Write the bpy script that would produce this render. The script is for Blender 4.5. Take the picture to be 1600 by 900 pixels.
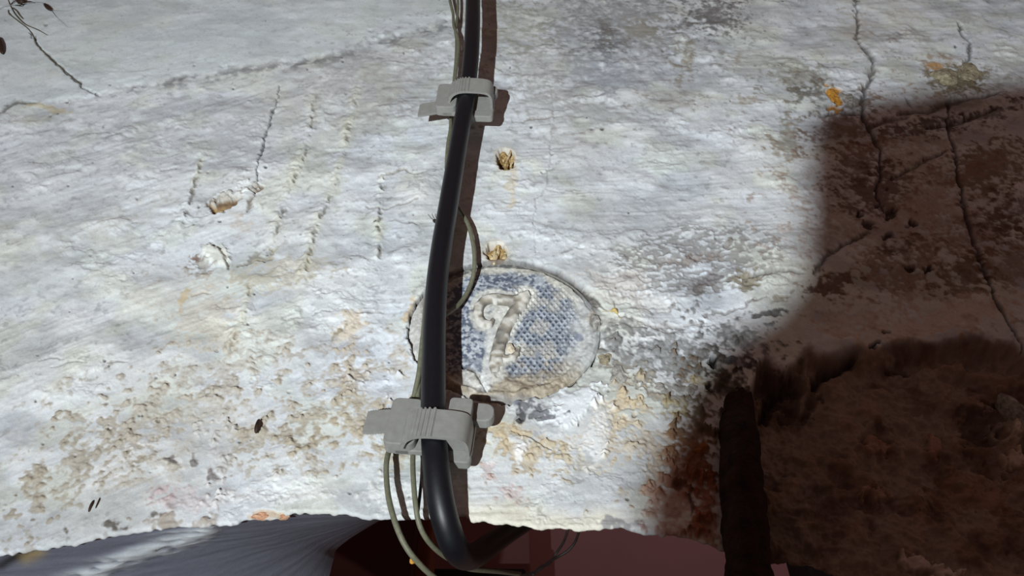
import bpy, bmesh, math
import numpy as np
from mathutils import Vector, Matrix

scene = bpy.context.scene
for o in list(bpy.data.objects):
    bpy.data.objects.remove(o, do_unlink=True)
COL = scene.collection

# ------------------------------------------------------------------ camera
F = 1232.0                      # focal length in pixels of the 1600 x 900 frame
TH = math.radians(46.0)         # the camera looks up at the upright wall
D0 = 0.37
CT, ST = math.cos(TH), math.sin(TH)
CAM = np.array([0.0, -D0 * CT, -D0 * ST])
cam = bpy.data.cameras.new('camera')
cam.sensor_width = 36.0
cam.lens = 36.0 * F / 1600.0
cam.clip_start = 0.005
cam.clip_end = 50
cam_o = bpy.data.objects.new('camera', cam)
COL.objects.link(cam_o)
cam_o.location = CAM
cam_o.rotation_euler = (math.pi / 2 + TH, 0, 0)
scene.camera = cam_o

# ------------------------------------------------------------------ world: dim warm light of the room
world = bpy.data.worlds.new('room_light')
scene.world = world
world.use_nodes = True
bg = world.node_tree.nodes['Background']
bg.inputs[0].default_value = (1.0, 0.60, 0.50, 1)
bg.inputs[1].default_value = 0.118

# ------------------------------------------------------------------ the hand lamp's light
LAMP = np.array([-0.165, -0.50, -0.50])
LAMP_AIM = np.array([0.50, 0.0, 2.3])
lamp_d = bpy.data.lights.new('lamp_light', 'SPOT')
lamp_d.energy = 40.5
lamp_d.color = (0.915, 0.975, 1.0)
lamp_d.shadow_soft_size = 0.0042
lamp_d.spot_size = math.radians(125)
lamp_d.spot_blend = 1.0
lamp_light = bpy.data.objects.new('lamp_light', lamp_d)
COL.objects.link(lamp_light)

vs = scene.view_settings
vs.view_transform = 'Standard'
vs.look = 'None'
vs.exposure = 0.0
vs.gamma = 1.0
vs.use_curve_mapping = False


# ------------------------------------------------------------------ helpers
def at(px, py, y=0.0):
    """points where the sight lines of pixels meet the upright plane at depth y (wall face: y = 0)"""
    px = np.asarray(px, float); py = np.asarray(py, float); y = np.asarray(y, float)
    u = (px - 800) / F; v = (450 - py) / F
    ry = CT - v * ST; rz = ST + v * CT
    t = (y - CAM[1]) / ry
    return np.stack(np.broadcast_arrays(CAM[0] + u * t, y + 0 * t, CAM[2] + rz * t), -1)


def proj(x, y, z):
    vx, vy, vz = x - CAM[0], y - CAM[1], z - CAM[2]
    d = vy * CT + vz * ST
    return 800 + F * vx / d, 450 - F * (-vy * ST + vz * CT) / d


def lin(c):
    c = np.asarray(c, float) / 255.0
    return np.where(c <= 0.04045, c / 12.92, ((c + 0.055) / 1.055) ** 2.4)


def hsh(ix, iy, seed):
    h = (ix.astype(np.int64) * 374761393 + iy.astype(np.int64) * 668265263 + seed * 1442695041) & 0xFFFFFFFF
    h = ((h ^ (h >> 13)) * 1274126177) & 0xFFFFFFFF
    h = ((h ^ (h >> 16)) * 2246822519) & 0xFFFFFFFF
    return ((h ^ (h >> 15)) & 0xFFFFFF) / float(0xFFFFFF)


def vnoise(x, y, seed):
    fx = np.floor(x); fy = np.floor(y)
    tx = x - fx; ty = y - fy
    tx = tx * tx * tx * (tx * (tx * 6 - 15) + 10); ty = ty * ty * ty * (ty * (ty * 6 - 15) + 10)
    ix = fx.astype(np.int64); iy = fy.astype(np.int64)
    a = hsh(ix, iy, seed); b = hsh(ix + 1, iy, seed); c = hsh(ix, iy + 1, seed); d = hsh(ix + 1, iy + 1, seed)
    return (a + (b - a) * tx) * (1 - ty) + (c + (d - c) * tx) * ty


def fbm(x, y, seed, octv=4, gain=0.5):
    s = np.zeros_like(x); amp = 1.0; tot = 0.0; f = 1.0
    for k in range(octv):
        ca, sa = math.cos(0.45 + 0.7 * k), math.sin(0.45 + 0.7 * k)
        s += amp * vnoise((x * ca - y * sa) * f + 17.3 * k, (x * sa + y * ca) * f - 9.1 * k, seed + k * 31)
        tot += amp; amp *= gain; f *= 2.03
    return s / tot


def sstep(a, b, x):
    t = np.clip((x - a) / (b - a), 0, 1)
    return t * t * (3 - 2 * t)


def polydist(px, py, pts, sy=1.0):
    """distance to a polyline and position along it (0..1)"""
    best = np.full(px.shape, 1e9); pos = np.zeros(px.shape)
    n = len(pts) - 1
    for i in range(n):
        x0, y0 = pts[i][:2]; x1, y1 = pts[i + 1][:2]
        dx, dy = x1 - x0, (y1 - y0) * sy
        t = np.clip(((px - x0) * dx + (py - y0) * sy * dy) / (dx * dx + dy * dy + 1e-9), 0, 1)
        d = np.hypot(px - x0 - t * dx, (py - y0) * sy - t * dy)
        m = d < best
        best = np.where(m, d, best); pos = np.where(m, (i + t) / n, pos)
    return best, pos


def link(name, me, parent=None):
    o = bpy.data.objects.new(name, me)
    COL.objects.link(o)
    if parent is not None:
        o.parent = parent
        o.matrix_parent_inverse = Matrix.Translation(parent.location).inverted() if parent.rotation_euler == (0, 0, 0) else parent.matrix_basis.inverted()
    return o


def tag(o, label=None, cat=None, group=None, kind=None):
    if label: o['label'] = label
    if cat: o['category'] = cat
    if group: o['group'] = group
    if kind: o['kind'] = kind
    return o


def empty(name, loc, label, cat, group=None):
    o = bpy.data.objects.new(name, None)
    COL.objects.link(o)
    o.location = loc
    o.empty_display_size = 0.01
    return tag(o, label, cat, group)


def mesh_from(name, verts, faces, mat, smooth=True, cols=None):
    me = bpy.data.meshes.new(name)
    me.from_pydata([tuple(v) for v in verts], [], [tuple(f) for f in faces])
    me.materials.append(mat)
    if smooth:
        me.polygons.foreach_set('use_smooth', np.ones(len(me.polygons), bool))
    if cols is not None:
        a = me.color_attributes.new('Col', 'FLOAT_COLOR', 'POINT')
        a.data.foreach_set('color', np.concatenate([cols, np.ones((len(cols), 1))], 1).astype(np.float32).ravel())
    me.update()
    return me


def grid_mesh(name, V, quads, mat, cols):
    me = bpy.data.meshes.new(name)
    nv, nq = len(V), len(quads)
    me.vertices.add(nv); me.loops.add(nq * 4); me.polygons.add(nq)
    me.vertices.foreach_set('co', V.astype(np.float32).ravel())
    me.loops.foreach_set('vertex_index', quads.astype(np.int32).ravel())
    me.polygons.foreach_set('loop_start', np.arange(0, nq * 4, 4, dtype=np.int32))
    me.polygons.foreach_set('use_smooth', np.ones(nq, bool))
    me.materials.append(mat)
    a = me.color_attributes.new('Col', 'FLOAT_COLOR', 'POINT')
    a.data.foreach_set('color', np.concatenate([cols, np.ones((nv, 1))], 1).astype(np.float32).ravel())
    me.update(calc_edges=True)
    me.validate()
    return me


def grid_quads(nr, nc):
    i = np.arange((nr - 1) * nc).reshape(nr - 1, nc)[:, :-1].ravel()
    return np.stack([i, i + nc, i + nc + 1, i + 1], 1)


def catmull(P, n):
    P = np.asarray(P, float)
    Q = np.vstack([2 * P[0] - P[1], P, 2 * P[-1] - P[-2]])
    out = []
    for i in range(1, len(Q) - 2):
        p0, p1, p2, p3 = Q[i - 1], Q[i], Q[i + 1], Q[i + 2]
        for t in np.linspace(0, 1, n, endpoint=False):
            out.append(0.5 * ((2 * p1) + (p2 - p0) * t + (2 * p0 - 5 * p1 + 4 * p2 - p3) * t * t + (3 * p1 - p0 - 3 * p2 + p3) * t ** 3))
    out.append(P[-1])
    return np.array(out)


def tube(path, rad, seg=10, wob=None):
    """verts and faces of a closed tube along a path; rad may be a list"""
    path = np.asarray(path, float); n = len(path)
    rad = np.broadcast_to(np.asarray(rad, float), (n,))
    T = np.gradient(path, axis=0); T /= np.linalg.norm(T, axis=1)[:, None] + 1e-12
    ref = np.array([0.0, -1.0, 0.0])
    if abs(T[0] @ ref) > 0.9: ref = np.array([1.0, 0, 0])
    u = ref - T[0] * (ref @ T[0]); u /= np.linalg.norm(u)
    V = []
    for i in range(n):
        u = u - T[i] * (u @ T[i]); u /= np.linalg.norm(u) + 1e-12
        w = np.cross(T[i], u)
        for k in range(seg):
            a = 2 * math.pi * k / seg
            r = rad[i] * (wob(i, k) if wob else 1.0)
            V.append(path[i] + (u * math.cos(a) + w * math.sin(a)) * r)
    Fc = [(i * seg + k, i * seg + (k + 1) % seg, (i + 1) * seg + (k + 1) % seg, (i + 1) * seg + k) for i in range(n - 1) for k in range(seg)]
    Fc.append(tuple(range(seg - 1, -1, -1))); Fc.append(tuple((n - 1) * seg + k for k in range(seg)))
    return V, Fc


def merge(parts):
    V, Fc = [], []
    for v, f in parts:
        b = len(V); V += [tuple(p) for p in v]; Fc += [tuple(i + b for i in q) for q in f]
    return V, Fc


# ------------------------------------------------------------------ materials
def new_mat(name):
    m = bpy.data.materials.new(name)
    m.use_nodes = True
    nt = m.node_tree
    return m, nt, nt.nodes['Principled BSDF']


def noise_node(nt, scale, detail=4, rough=0.6):
    n = nt.nodes.new('ShaderNodeTexNoise')
    n.inputs['Scale'].default_value = scale; n.inputs['Detail'].default_value = detail; n.inputs['Roughness'].default_value = rough
    tc = nt.nodes.get('TC') or nt.nodes.new('ShaderNodeTexCoord')
    tc.name = 'TC'
    nt.links.new(tc.outputs['Object'], n.inputs['Vector'])
    return n


def bump(nt, bsdf, src, strength, dist):
    b = nt.nodes.new('ShaderNodeBump')
    b.inputs['Strength'].default_value = strength; b.inputs['Distance'].default_value = dist
    nt.links.new(src, b.inputs['Height'])
    nt.links.new(b.outputs[0], bsdf.inputs['Normal'])


def painted(name, s1=900, s2=3500, amp=0.16, bs=0.28, bd=0.0006, rough=0.9, spec=0.2):
    """surface whose stains come with the mesh, with fine procedural grain on top"""
    m, nt, b = new_mat(name)
    a = nt.nodes.new('ShaderNodeAttribute'); a.attribute_name = 'Col'
    n1 = noise_node(nt, s1, 5, 0.65); n2 = noise_node(nt, s2, 2)
    ad = nt.nodes.new('ShaderNodeMath'); ad.operation = 'ADD'
    nt.links.new(n1.outputs['Fac'], ad.inputs[0]); nt.links.new(n2.outputs['Fac'], ad.inputs[1])
    mr = nt.nodes.new('ShaderNodeMapRange')
    mr.inputs['From Min'].default_value = 0.6; mr.inputs['From Max'].default_value = 1.4
    mr.inputs['To Min'].default_value = 1 - amp; mr.inputs['To Max'].default_value = 1 + amp * 0.8
    nt.links.new(ad.outputs[0], mr.inputs['Value'])
    mx = nt.nodes.new('ShaderNodeVectorMath'); mx.operation = 'SCALE'
    nt.links.new(a.outputs['Color'], mx.inputs[0]); nt.links.new(mr.outputs[0], mx.inputs['Scale'])
    nt.links.new(mx.outputs[0], b.inputs['Base Color'])
    b.inputs['Roughness'].default_value = rough
    b.inputs['Specular IOR Level'].default_value = spec
    bump(nt, b, ad.outputs[0], bs, bd)
    return m


def plain(name, c, rough=0.6, c2=None, scale=300, spec=0.4, metal=0.0, bs=0.0, bd=0.0005, detail=4):
    m, nt, b = new_mat(name)
    b.inputs['Roughness'].default_value = rough
    b.inputs['Specular IOR Level'].default_value = spec
    b.inputs['Metallic'].default_value = metal
    n = noise_node(nt, scale, detail)
    r = nt.nodes.new('ShaderNodeValToRGB')
    r.color_ramp.elements[0].position = 0.35; r.color_ramp.elements[1].position = 0.65
    r.color_ramp.elements[0].color = (*lin(c), 1); r.color_ramp.elements[1].color = (*lin(c2 if c2 else c), 1)
    nt.links.new(n.outputs['Fac'], r.inputs[0]); nt.links.new(r.outputs[0], b.inputs['Base Color'])
    if bs: bump(nt, b, n.outputs['Fac'], bs, bd)
    return m


M_WALL = painted('whitewashed_plaster')
M_SOFFIT = painted('arch_plaster', 500, 2500, 0.12, 0.3)
M_PLAQUE = painted('glazed_stoneware', 1500, 5000, 0.18, 0.35, 0.0004, 0.75, 0.3)
M_NUM = painted('worn_relief', 1500, 5000, 0.25, 0.4, 0.0004, 0.8, 0.3)
M_RUST = plain('rusted_iron', (22, 12, 10), 0.9, (52, 28, 18), 260, 0.3, 0.0, 0.9, 0.002)
M_CABLE = plain('black_sheath', (9, 11, 17), 0.46, (13, 15, 22), 500, 0.45, 0, 0.12, 0.0003)
M_WIRE = plain('olive_insulation', (96, 97, 80), 0.55, (112, 112, 92), 600, 0.4)
M_DARKWIRE = plain('dark_wire', (30, 22, 22), 0.6, (40, 30, 28), 600)
M_WOOD = plain('torn_wood', (104, 74, 36), 0.8, (190, 164, 114), 420, 0.3, 0, 0.5, 0.0006)
M_WOODP = plain('pale_splinter', (176, 148, 100), 0.8, (222, 208, 172), 500, 0.3, 0, 0.4, 0.0005)
M_ROOT = plain('dry_root', (74, 68, 54), 0.8, (104, 98, 80), 800)
M_WEB = plain('dusty_thread', (140, 146, 148), 0.9, (156, 160, 160), 900)
M_HUSK = plain('dark_husk', (26, 18, 14), 0.6, (60, 38, 24), 900, 0.4, 0, 0.5, 0.0004)
M_STRAW = plain('straw', (170, 146, 88), 0.7, (196, 176, 120), 900)
M_STONE = plain('field_stone', (118, 115, 110), 0.9, (172, 170, 164), 420, 0.3, 0, 0.8, 0.0012)
M_STONE2 = plain('ochre_stone', (108, 100, 80), 0.9, (158, 150, 128), 420, 0.3, 0, 0.8, 0.0012)
M_PALE = plain('pale_lime', (178, 164, 142), .9, (214, 206, 190), 600, .3, 0, .6, .0008)
M_ORANGE = plain('orange_brick_chip', (150, 100, 34), 0.9, (196, 146, 62), 500, 0.3, 0, 0.6, 0.001)
M_BRICK = plain('red_brick_chip', (176, 124, 96), 0.9, (206, 168, 138), 500, 0.3, 0, 0.6, 0.001)
M_BACK = plain('rose_paint', (172, 130, 134), 0.9, (178, 134, 136), 6, 0.2)
M_PANEL = plain('dark_rose_paint', (128, 88, 90), 0.9, (134, 92, 92), 8, 0.2)
M_POST = plain('dark_stained_wood', (58, 28, 24), 0.7, (66, 34, 28), 12, 0.2)
M_JAMB = plain('brown_wood', (110, 62, 46), 0.7, (120, 70, 50), 12, 0.2)
M_BEAM_SHADE = plain('black_wood_and_shade', (24, 16, 18), 0.8, (30, 20, 22), 12, 0.2)  # black rail; also colours the slab that stands in for shade
M_LAMPB = plain('black_lamp_metal', (22, 22, 24), 0.5, (28, 28, 30), 80, 0.5)


def nylon():
    m, nt, b = new_mat('milky_nylon')
    n = noise_node(nt, 350, 3)
    r = nt.nodes.new('ShaderNodeValToRGB')
    r.color_ramp.elements[0].color = (*lin((138, 136, 130)), 1); r.color_ramp.elements[1].color = (*lin((172, 173, 170)), 1)
    nt.links.new(n.outputs['Fac'], r.inputs[0]); nt.links.new(r.outputs[0], b.inputs['Base Color'])
    b.inputs['Roughness'].default_value = 0.45
    b.inputs['IOR'].default_value = 1.35
    b.inputs['Transmission Weight'].default_value = 0.35
    b.inputs['Subsurface Weight'].default_value = 0.0
    return m


M_NYLON = nylon()

# ------------------------------------------------------------------ the upright plaster wall: relief and stains
EDGE = [(-600, 912), (-260, 884), (-80, 873), (0, 866), (60, 858), (120, 851), (180, 838), (240, 827), (300, 822), (345, 818), (372, 813), (385, 808),
        (440, 808), (462, 803), (475, 801), (500, 804), (520, 804), (560, 807), (600, 810), (660, 811), (700, 812), (727, 812), (740, 817), (800, 822), (860, 826),
        (905, 829), (930, 824), (970, 825), (1000, 833), (1060, 840), (1105, 850), (1130, 862), (1180, 868), (1240, 874), (1320, 888),
        (1400, 897), (1480, 907), (1600, 925), (1860, 960), (2260, 1010)]
cols_px = np.concatenate([np.linspace(-560, -64, 70), np.linspace(-60, 1660, 1180), np.linspace(1664, 2200, 70)])      # finest where it can be seen closely
NC, NT0, NR0 = len(cols_px), 46, 640
NR = NT0 + NR0
edge_y = np.interp(cols_px, [e[0] for e in EDGE], [e[1] for e in EDGE])
edge_y = edge_y + (vnoise(cols_px / 9, cols_px * 0, 5) - 0.5) * 4 + (vnoise(cols_px / 30, cols_px * 0, 6) - 0.5) * 5
PX = np.broadcast_to(cols_px[None, :], (NR, NC)).ravel().copy()
PY = np.vstack([np.broadcast_to(np.linspace(-330, -34, NT0)[:, None], (NT0, NC)), -30 + np.linspace(0, 1, NR0)[:, None] * (edge_y[None, :] + 30)]).ravel()
EDG = np.broadcast_to(edge_y[None, :], (NR, NC)).ravel()
P0 = at(PX, PY, 0.0)
WX, WZ = P0[:, 0] * 1000, P0[:, 2] * 1000      # millimetres on the wall
N40 = fbm(WX / 40, WZ / 40, 1, 4)
N12 = fbm(WX / 12, WZ / 12, 2, 4)
N4 = fbm(WX / 4, WZ / 4, 3, 3)
N15 = fbm(WX / 1.7, WZ / 1.7, 4, 2)
ca, sa = math.cos(math.radians(32)), math.sin(math.radians(32))
NSL = fbm((WX * ca + WZ * sa) / 22, (-WX * sa + WZ * ca) / 2.2, 7, 3)      # brush strokes rising to the right
NSH = fbm((WX * 0.995 + WZ * 0.06) / 24, (WZ - WX * 0.06) / 1.6, 8, 3)      # level brush strokes
wl = sstep(700, 350, PX)
NS = NSL * wl + NSH * (1 - wl)
GX = PX + (N12 - 0.5) * 26 + (N4 - 0.5) * 12      # wavering pixel coordinates for stains and cracks
GY = PY + (fbm(WX / 12, WZ / 12, 12, 4) - 0.5) * 26 + (fbm(WX / 4, WZ / 4, 13, 3) - 0.5) * 12
CXX = PX + (N4 - 0.5) * 9 + (N15 - 0.5) * 3
CYY = PY + (N12 - 0.5) * 8 + (N15 - 0.5) * 3

NSM = NS * sstep(.30, .62, fbm(WX / 26, WZ / 26, 9, 3)) + .5 * (1 - sstep(.30, .62, fbm(WX / 26, WZ / 26, 9, 3)))
NFL = fbm(WX / 15, WZ / 11, 14, 5, .55)
FLAKE = sstep(.535, .550, NFL) * .45 + sstep(.60, .615, NFL) * .40 + sstep(.455, .47, NFL) * .30
H = (N40 - 0.5) * 4.0 + (N12 - 0.5) * 1.3 + (N4 - 0.5) * 0.40 + (N15 - .5) * .12 + (NSM - 0.5) * 0.50 + FLAKE * (.08 + .75 * sstep(.5, .7, fbm(WX / 34, WZ / 34, 15, 2)))      # mm towards the viewer
NS = NSM
C = lin((203, 211, 220))[None, :] * (1 - N40[:, None]) + lin((213, 215, 213))[None, :] * N40[:, None]
C = C * (1 + (NS - 0.5) * 0.22 + (N12 - 0.5) * 0.26 + (N15 - 0.5) * 0.16 + (FLAKE - .3) * .06)[:, None]
C = C * (1 - .30 * sstep(.60, .74, N4 * .6 + N15 * .4))[:, None]
NCL = fbm(WX / 30 + 7, WZ / 17, 16, 4)
C = C * (1 - .22 * sstep(.46, .66, NCL))[:, None] * (1 - sstep(.5, .7, fbm(WX / 22, WZ / 22 + 3, 17, 3))[:, None] * np.array([.02, .02, .10]))


def reg(x0, y0, x1, y1, pad=0):
    return np.nonzero((PX > x0 - pad) & (PX < x1 + pad) & (PY > y0 - pad) & (PY < y1 + pad))[0]


def mix(idx, col, m):
    C[idx] = C[idx] * (1 - m)[:, None] + lin(col)[None, :] * m[:, None]


def blob(cx, cy, rx, ry, col, alpha=0.6, rot=0, grain=0.5, dh=0.0, rough=0.0, soft=0.5):
    R = max(rx, ry) * 1.5 + 25
    i = reg(cx - R, cy - R, cx + R, cy + R)
    a = math.radians(rot); c, s = math.cos(a), math.sin(a)
    dx, dy = GX[i] - cx, GY[i] - cy
    r = np.hypot((dx * c + dy * s) / rx, (-dx * s + dy * c) / ry)
    m = sstep(0, soft, 1.05 - r + grain * ((N4[i] - 0.5) * 1.6 + (N15[i] - 0.5) * 1.2 + (N12[i] - 0.5) * 1.0))
    mix(i, col, m * alpha)
    H[i] += dh * m + rough * m * ((N4[i] - 0.5) * 2.2 + (N15[i] - 0.5) * 1.4)


def line(pts, w, depth, col, alpha=0.8, vary=0.5, raw=False, taper=True):
    xs = [p[0] for p in pts]; ys = [p[1] for p in pts]
    i = reg(min(xs), min(ys), max(xs), max(ys), w * 4 + 20)
    d, t = polydist(CXX[i] if not raw else PX[i], CYY[i] if not raw else PY[i], pts)
    ww = w * (1 + vary * (N12[i] - 0.5) * 3)
    if taper: ww = ww * (0.35 + 0.65 * np.sqrt(np.clip(4 * t * (1 - t), 0, 1)))
    m = np.exp(-(d / np.maximum(ww, 0.3)) ** 2)
    mix(i, col, m * alpha)
    H[i] -= depth * m


# --- broad differences of the old lime coats
RIDGE = [(-600, 262), (-220, 205), (-60, 188), (0, 176), (60, 166), (150, 150), (230, 133), (300, 119), (380, 104), (450, 99), (530, 84), (600, 62), (660, 45), (710, 28), (790, 5), (900, -60)]
ridge_y = np.interp(PX, [p[0] for p in RIDGE], [p[1] for p in RIDGE]) + (N12 - 0.5) * 16 + (N4 - 0.5) * 8
above = sstep(3, -7, PY - ridge_y) * sstep(900, 700, PX)
H = H * (1 - 0.6 * above) + above * 0.8
C = C * (1 - 0.45 * above)[:, None] + lin((208, 219, 222)) * (0.45 * above)[:, None]
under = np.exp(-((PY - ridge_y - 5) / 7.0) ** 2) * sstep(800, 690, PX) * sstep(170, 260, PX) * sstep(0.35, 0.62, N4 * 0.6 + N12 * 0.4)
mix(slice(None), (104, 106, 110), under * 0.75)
blob(420, 190, 330, 85, (176, 176, 176), 0.40, -12, 0.8, soft=0.9)
blob(120, 240, 230, 80, (172, 175, 180), 0.40, -12, 0.8, soft=0.9)
blob(600, 130, 120, 70, (160, 158, 156), 0.40, -20, 0.9, soft=0.8)
blob(80, 420, 160, 60, (182, 187, 190), 0.35, -18, 0.9, soft=0.9)
blob(180, 350, 150, 25, (196, 196, 186), 0.40, -24, 0.9, soft=0.9)

# --- smudges on the upper right
for a in [(960, 70, 220, 120, (158, 160, 163), .5), (980, 40, 150, 70, (136, 136, 137), .6), (1115, 25, 60, 38, (98, 94, 92), .75), (940, 70, 40, 26, (104, 106, 112), .7), (1010, 45, 45, 20, (140, 132, 112), .5),
          (1070, 95, 20, 36, (146, 138, 120), .7), (905, 115, 65, 40, (146, 148, 150), .5), (800, 45, 70, 50, (168, 168, 152), .5), (870, 170, 100, 50, (168, 168, 166), .4),
          (1040, 160, 70, 12, (160, 150, 138), .4), (1150, 85, 14, 26, (160, 148, 134), .5), (1165, 155, 40, 10, (160, 148, 128), .6), (950, 60, 14, 40, (120, 118, 112), .6),
          (960, 120, 70, 30, (160, 168, 178), .5), (890, 220, 80, 20, (170, 166, 162), .35), (830, 110, 60, 60, (176, 176, 172), .4),
          (1250, 122, 75, 26, (122, 117, 100), .65), (1230, 215, 32, 50, (118, 110, 86), .65), (1215, 245, 18, 20, (130, 118, 92), .5), (1275, 150, 45, 26, (78, 74, 60), .75),
          (1340, 155, 40, 22, (84, 82, 78), .7), (1400, 30, 90, 30, (200, 198, 192), .4), (1440, 60, 40, 14, (150, 148, 142), .45), (1385, 55, 40, 8, (140, 136, 130), .5),
          (1500, 160, 110, 26, (128, 124, 118), .55), (1560, 130, 60, 30, (120, 116, 108), .5), (1340, 45, 30, 40, (176, 168, 156), .5), (1480, 95, 45, 14, (150, 132, 104), .7)]:
    blob(*a[:6], grain=0.9, soft=0.9)
blob(1490, 122, 58, 27, (104, 93, 66), .9, 0, .5, dh=-1.0, rough=1.4)
blob(1302, 152, 15, 15, (176, 124, 40), .9, 20, .4, dh=-2.0, rough=1.0, soft=0.3)
blob(1462, 103, 9, 8, (176, 132, 74), .8, 0, .6)

# --- browner, mottled right side
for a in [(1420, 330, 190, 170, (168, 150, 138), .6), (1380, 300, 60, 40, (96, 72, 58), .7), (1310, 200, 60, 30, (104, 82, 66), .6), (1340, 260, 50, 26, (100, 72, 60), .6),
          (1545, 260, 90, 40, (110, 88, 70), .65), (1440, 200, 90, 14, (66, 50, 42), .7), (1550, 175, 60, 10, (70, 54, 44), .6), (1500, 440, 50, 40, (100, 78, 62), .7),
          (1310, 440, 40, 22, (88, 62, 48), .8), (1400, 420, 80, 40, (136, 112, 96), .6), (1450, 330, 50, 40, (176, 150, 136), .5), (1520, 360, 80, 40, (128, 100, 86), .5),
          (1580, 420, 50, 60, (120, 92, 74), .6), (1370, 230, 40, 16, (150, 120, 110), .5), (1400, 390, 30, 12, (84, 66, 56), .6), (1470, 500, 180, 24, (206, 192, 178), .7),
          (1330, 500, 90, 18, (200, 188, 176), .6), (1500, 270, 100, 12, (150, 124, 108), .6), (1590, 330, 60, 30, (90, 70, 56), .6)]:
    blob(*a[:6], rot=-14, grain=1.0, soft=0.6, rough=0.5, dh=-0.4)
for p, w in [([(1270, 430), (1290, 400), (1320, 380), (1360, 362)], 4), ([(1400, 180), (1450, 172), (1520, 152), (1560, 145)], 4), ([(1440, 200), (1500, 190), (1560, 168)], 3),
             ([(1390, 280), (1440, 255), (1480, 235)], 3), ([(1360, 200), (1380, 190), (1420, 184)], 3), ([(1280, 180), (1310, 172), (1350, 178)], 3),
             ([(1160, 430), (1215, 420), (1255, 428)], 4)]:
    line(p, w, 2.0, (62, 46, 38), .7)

# --- cracks
line([(1330, -60), (1336, 0), (1342, 40), (1338, 62), (1352, 80), (1366, 92), (1363, 118), (1352, 140), (1346, 175), (1358, 200), (1374, 235), (1376, 275), (1368, 300), (1382, 330)], 2.7, 2.4, (78, 72, 70), .9, .6)
line([(1364, 100), (1360, 118)], 8, 1, (120, 116, 112), .7)
line([(1498, 35), (1504, 52), (1518, 62), (1516, 86), (1505, 100)], 2.8, 1.8, (80, 78, 78), .9)
line([(1484, 152), (1480, 190), (1492, 240), (1505, 310), (1520, 370), (1535, 420), (1552, 460), (1578, 505), (1600, 545)], 3.2, 2.4, (60, 48, 44), .8)
line([(1415, 150), (1425, 168)], 2, 1, (90, 88, 88), .7)
line([(437, 135), (432, 165), (424, 186), (421, 196), (413, 215), (411, 232), (402, 255), (399, 292)], 1.4, 1.6, (72, 72, 74), .95, .5)
line([(48, 52), (56, 66), (72, 84), (88, 98), (104, 113), (120, 127), (140, 141), (155, 150)], 1.9, 1.8, (70, 66, 60), .9, .4)
line([(0, 175), (14, 168), (30, 163), (60, 164)], 2.4, 1.0, (96, 92, 84), .8)
blob(85, 170, 36, 9, (188, 178, 146), .7)
line([(326, 376), (340, 386), (350, 393), (356, 408), (358, 416)], 3.0, 2.2, (66, 56, 46), .95)
line([(862, 130), (866, 190), (858, 250), (856, 290), (838, 310), (834, 340), (836, 400)], 1.3, 0.7, (150, 146, 140), .45)
line([(855, 296), (880, 300), (905, 296)], 1.4, .5, (150, 148, 146), .6)
line([(574, 322), (600, 324), (630, 318), (655, 314)], 1.8, .9, (146, 140, 130), .7)
line([(590, 275), (610, 270), (632, 262), (650, 272), (664, 268)], 2.0, 1.0, (158, 152, 138), .7)
line([(800, 188), (840, 186), (870, 183)], 1.4, .8, (140, 132, 126), .7)
line([(782, 312), (800, 316), (812, 314)], 1.6, .8, (150, 146, 138), .7)
line([(800, 674), (826, 680), (846, 690), (862, 700)], 2.0, 1.5, (84, 84, 86), .85)
line([(804, 668), (806, 652), (816, 640)], 1.6, 1.2, (84, 84, 90), .8)
line([(912, 455), (925, 466), (935, 476)], 1.8, 1.2, (74, 70, 66), .9)
line([(904, 468), (925, 472), (948, 486)], 1.6, 1.2, (104, 96, 88), .8)
for (x, y, l) in [(60, 565, 40), (80, 575, 60), (300, 460, 30), (170, 570, 30), (560, 492, 24), (490, 490, 30), (640, 350, 12), (250, 265, 30), (170, 215, 30), (930, 450, 14), (470, 232, 4)]:
    line([(x, y), (x + l * .5, y - l * .16), (x + l, y - l * .1)], 1.6, .7, (130, 128, 126), .6)

# --- drip ridges of lime running down
for pts, w in [([(496, 140), (488, 165), (478, 215), (474, 240), (466, 262), (455, 288), (445, 320), (434, 345), (428, 375), (420, 405)], 9),
               ([(572, 108), (560, 140), (548, 180), (540, 212), (532, 250), (520, 290), (508, 318), (494, 352), (486, 380), (478, 420), (470, 455), (468, 500)], 8),
               ([(388, 440), (384, 470), (378, 500), (366, 530), (352, 560)], 8), ([(320, 230), (300, 300), (280, 360)], 5), ([(600, 260), (592, 320), (590, 420)], 7)]:
    xs = [p[0] for p in pts]; ys = [p[1] for p in pts]
    i = reg(min(xs), min(ys), max(xs), max(ys), 40)
    d, t = polydist(CXX[i], CYY[i], pts)
    m = np.exp(-(d / w) ** 2) * np.clip(4 * t * (1 - t) * 2, 0, 1)
    H[i] += m * (1.0 + 1.6 * (N4[i] - .5))
    mix(i, (206, 206, 184), m * .45 * sstep(.35, .6, N12[i]))
    d2, t2 = polydist(CXX[i], CYY[i], [(p[0] + w * .7, p[1]) for p in pts])
    k = np.exp(-(d2 / 2.6) ** 2) * sstep(.52, .66, N4[i]) * np.clip(8 * t2 * (1 - t2), 0, 1)
    mix(i, (110, 104, 92), k * .75)
    H[i] -= k * 1.2

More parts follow.
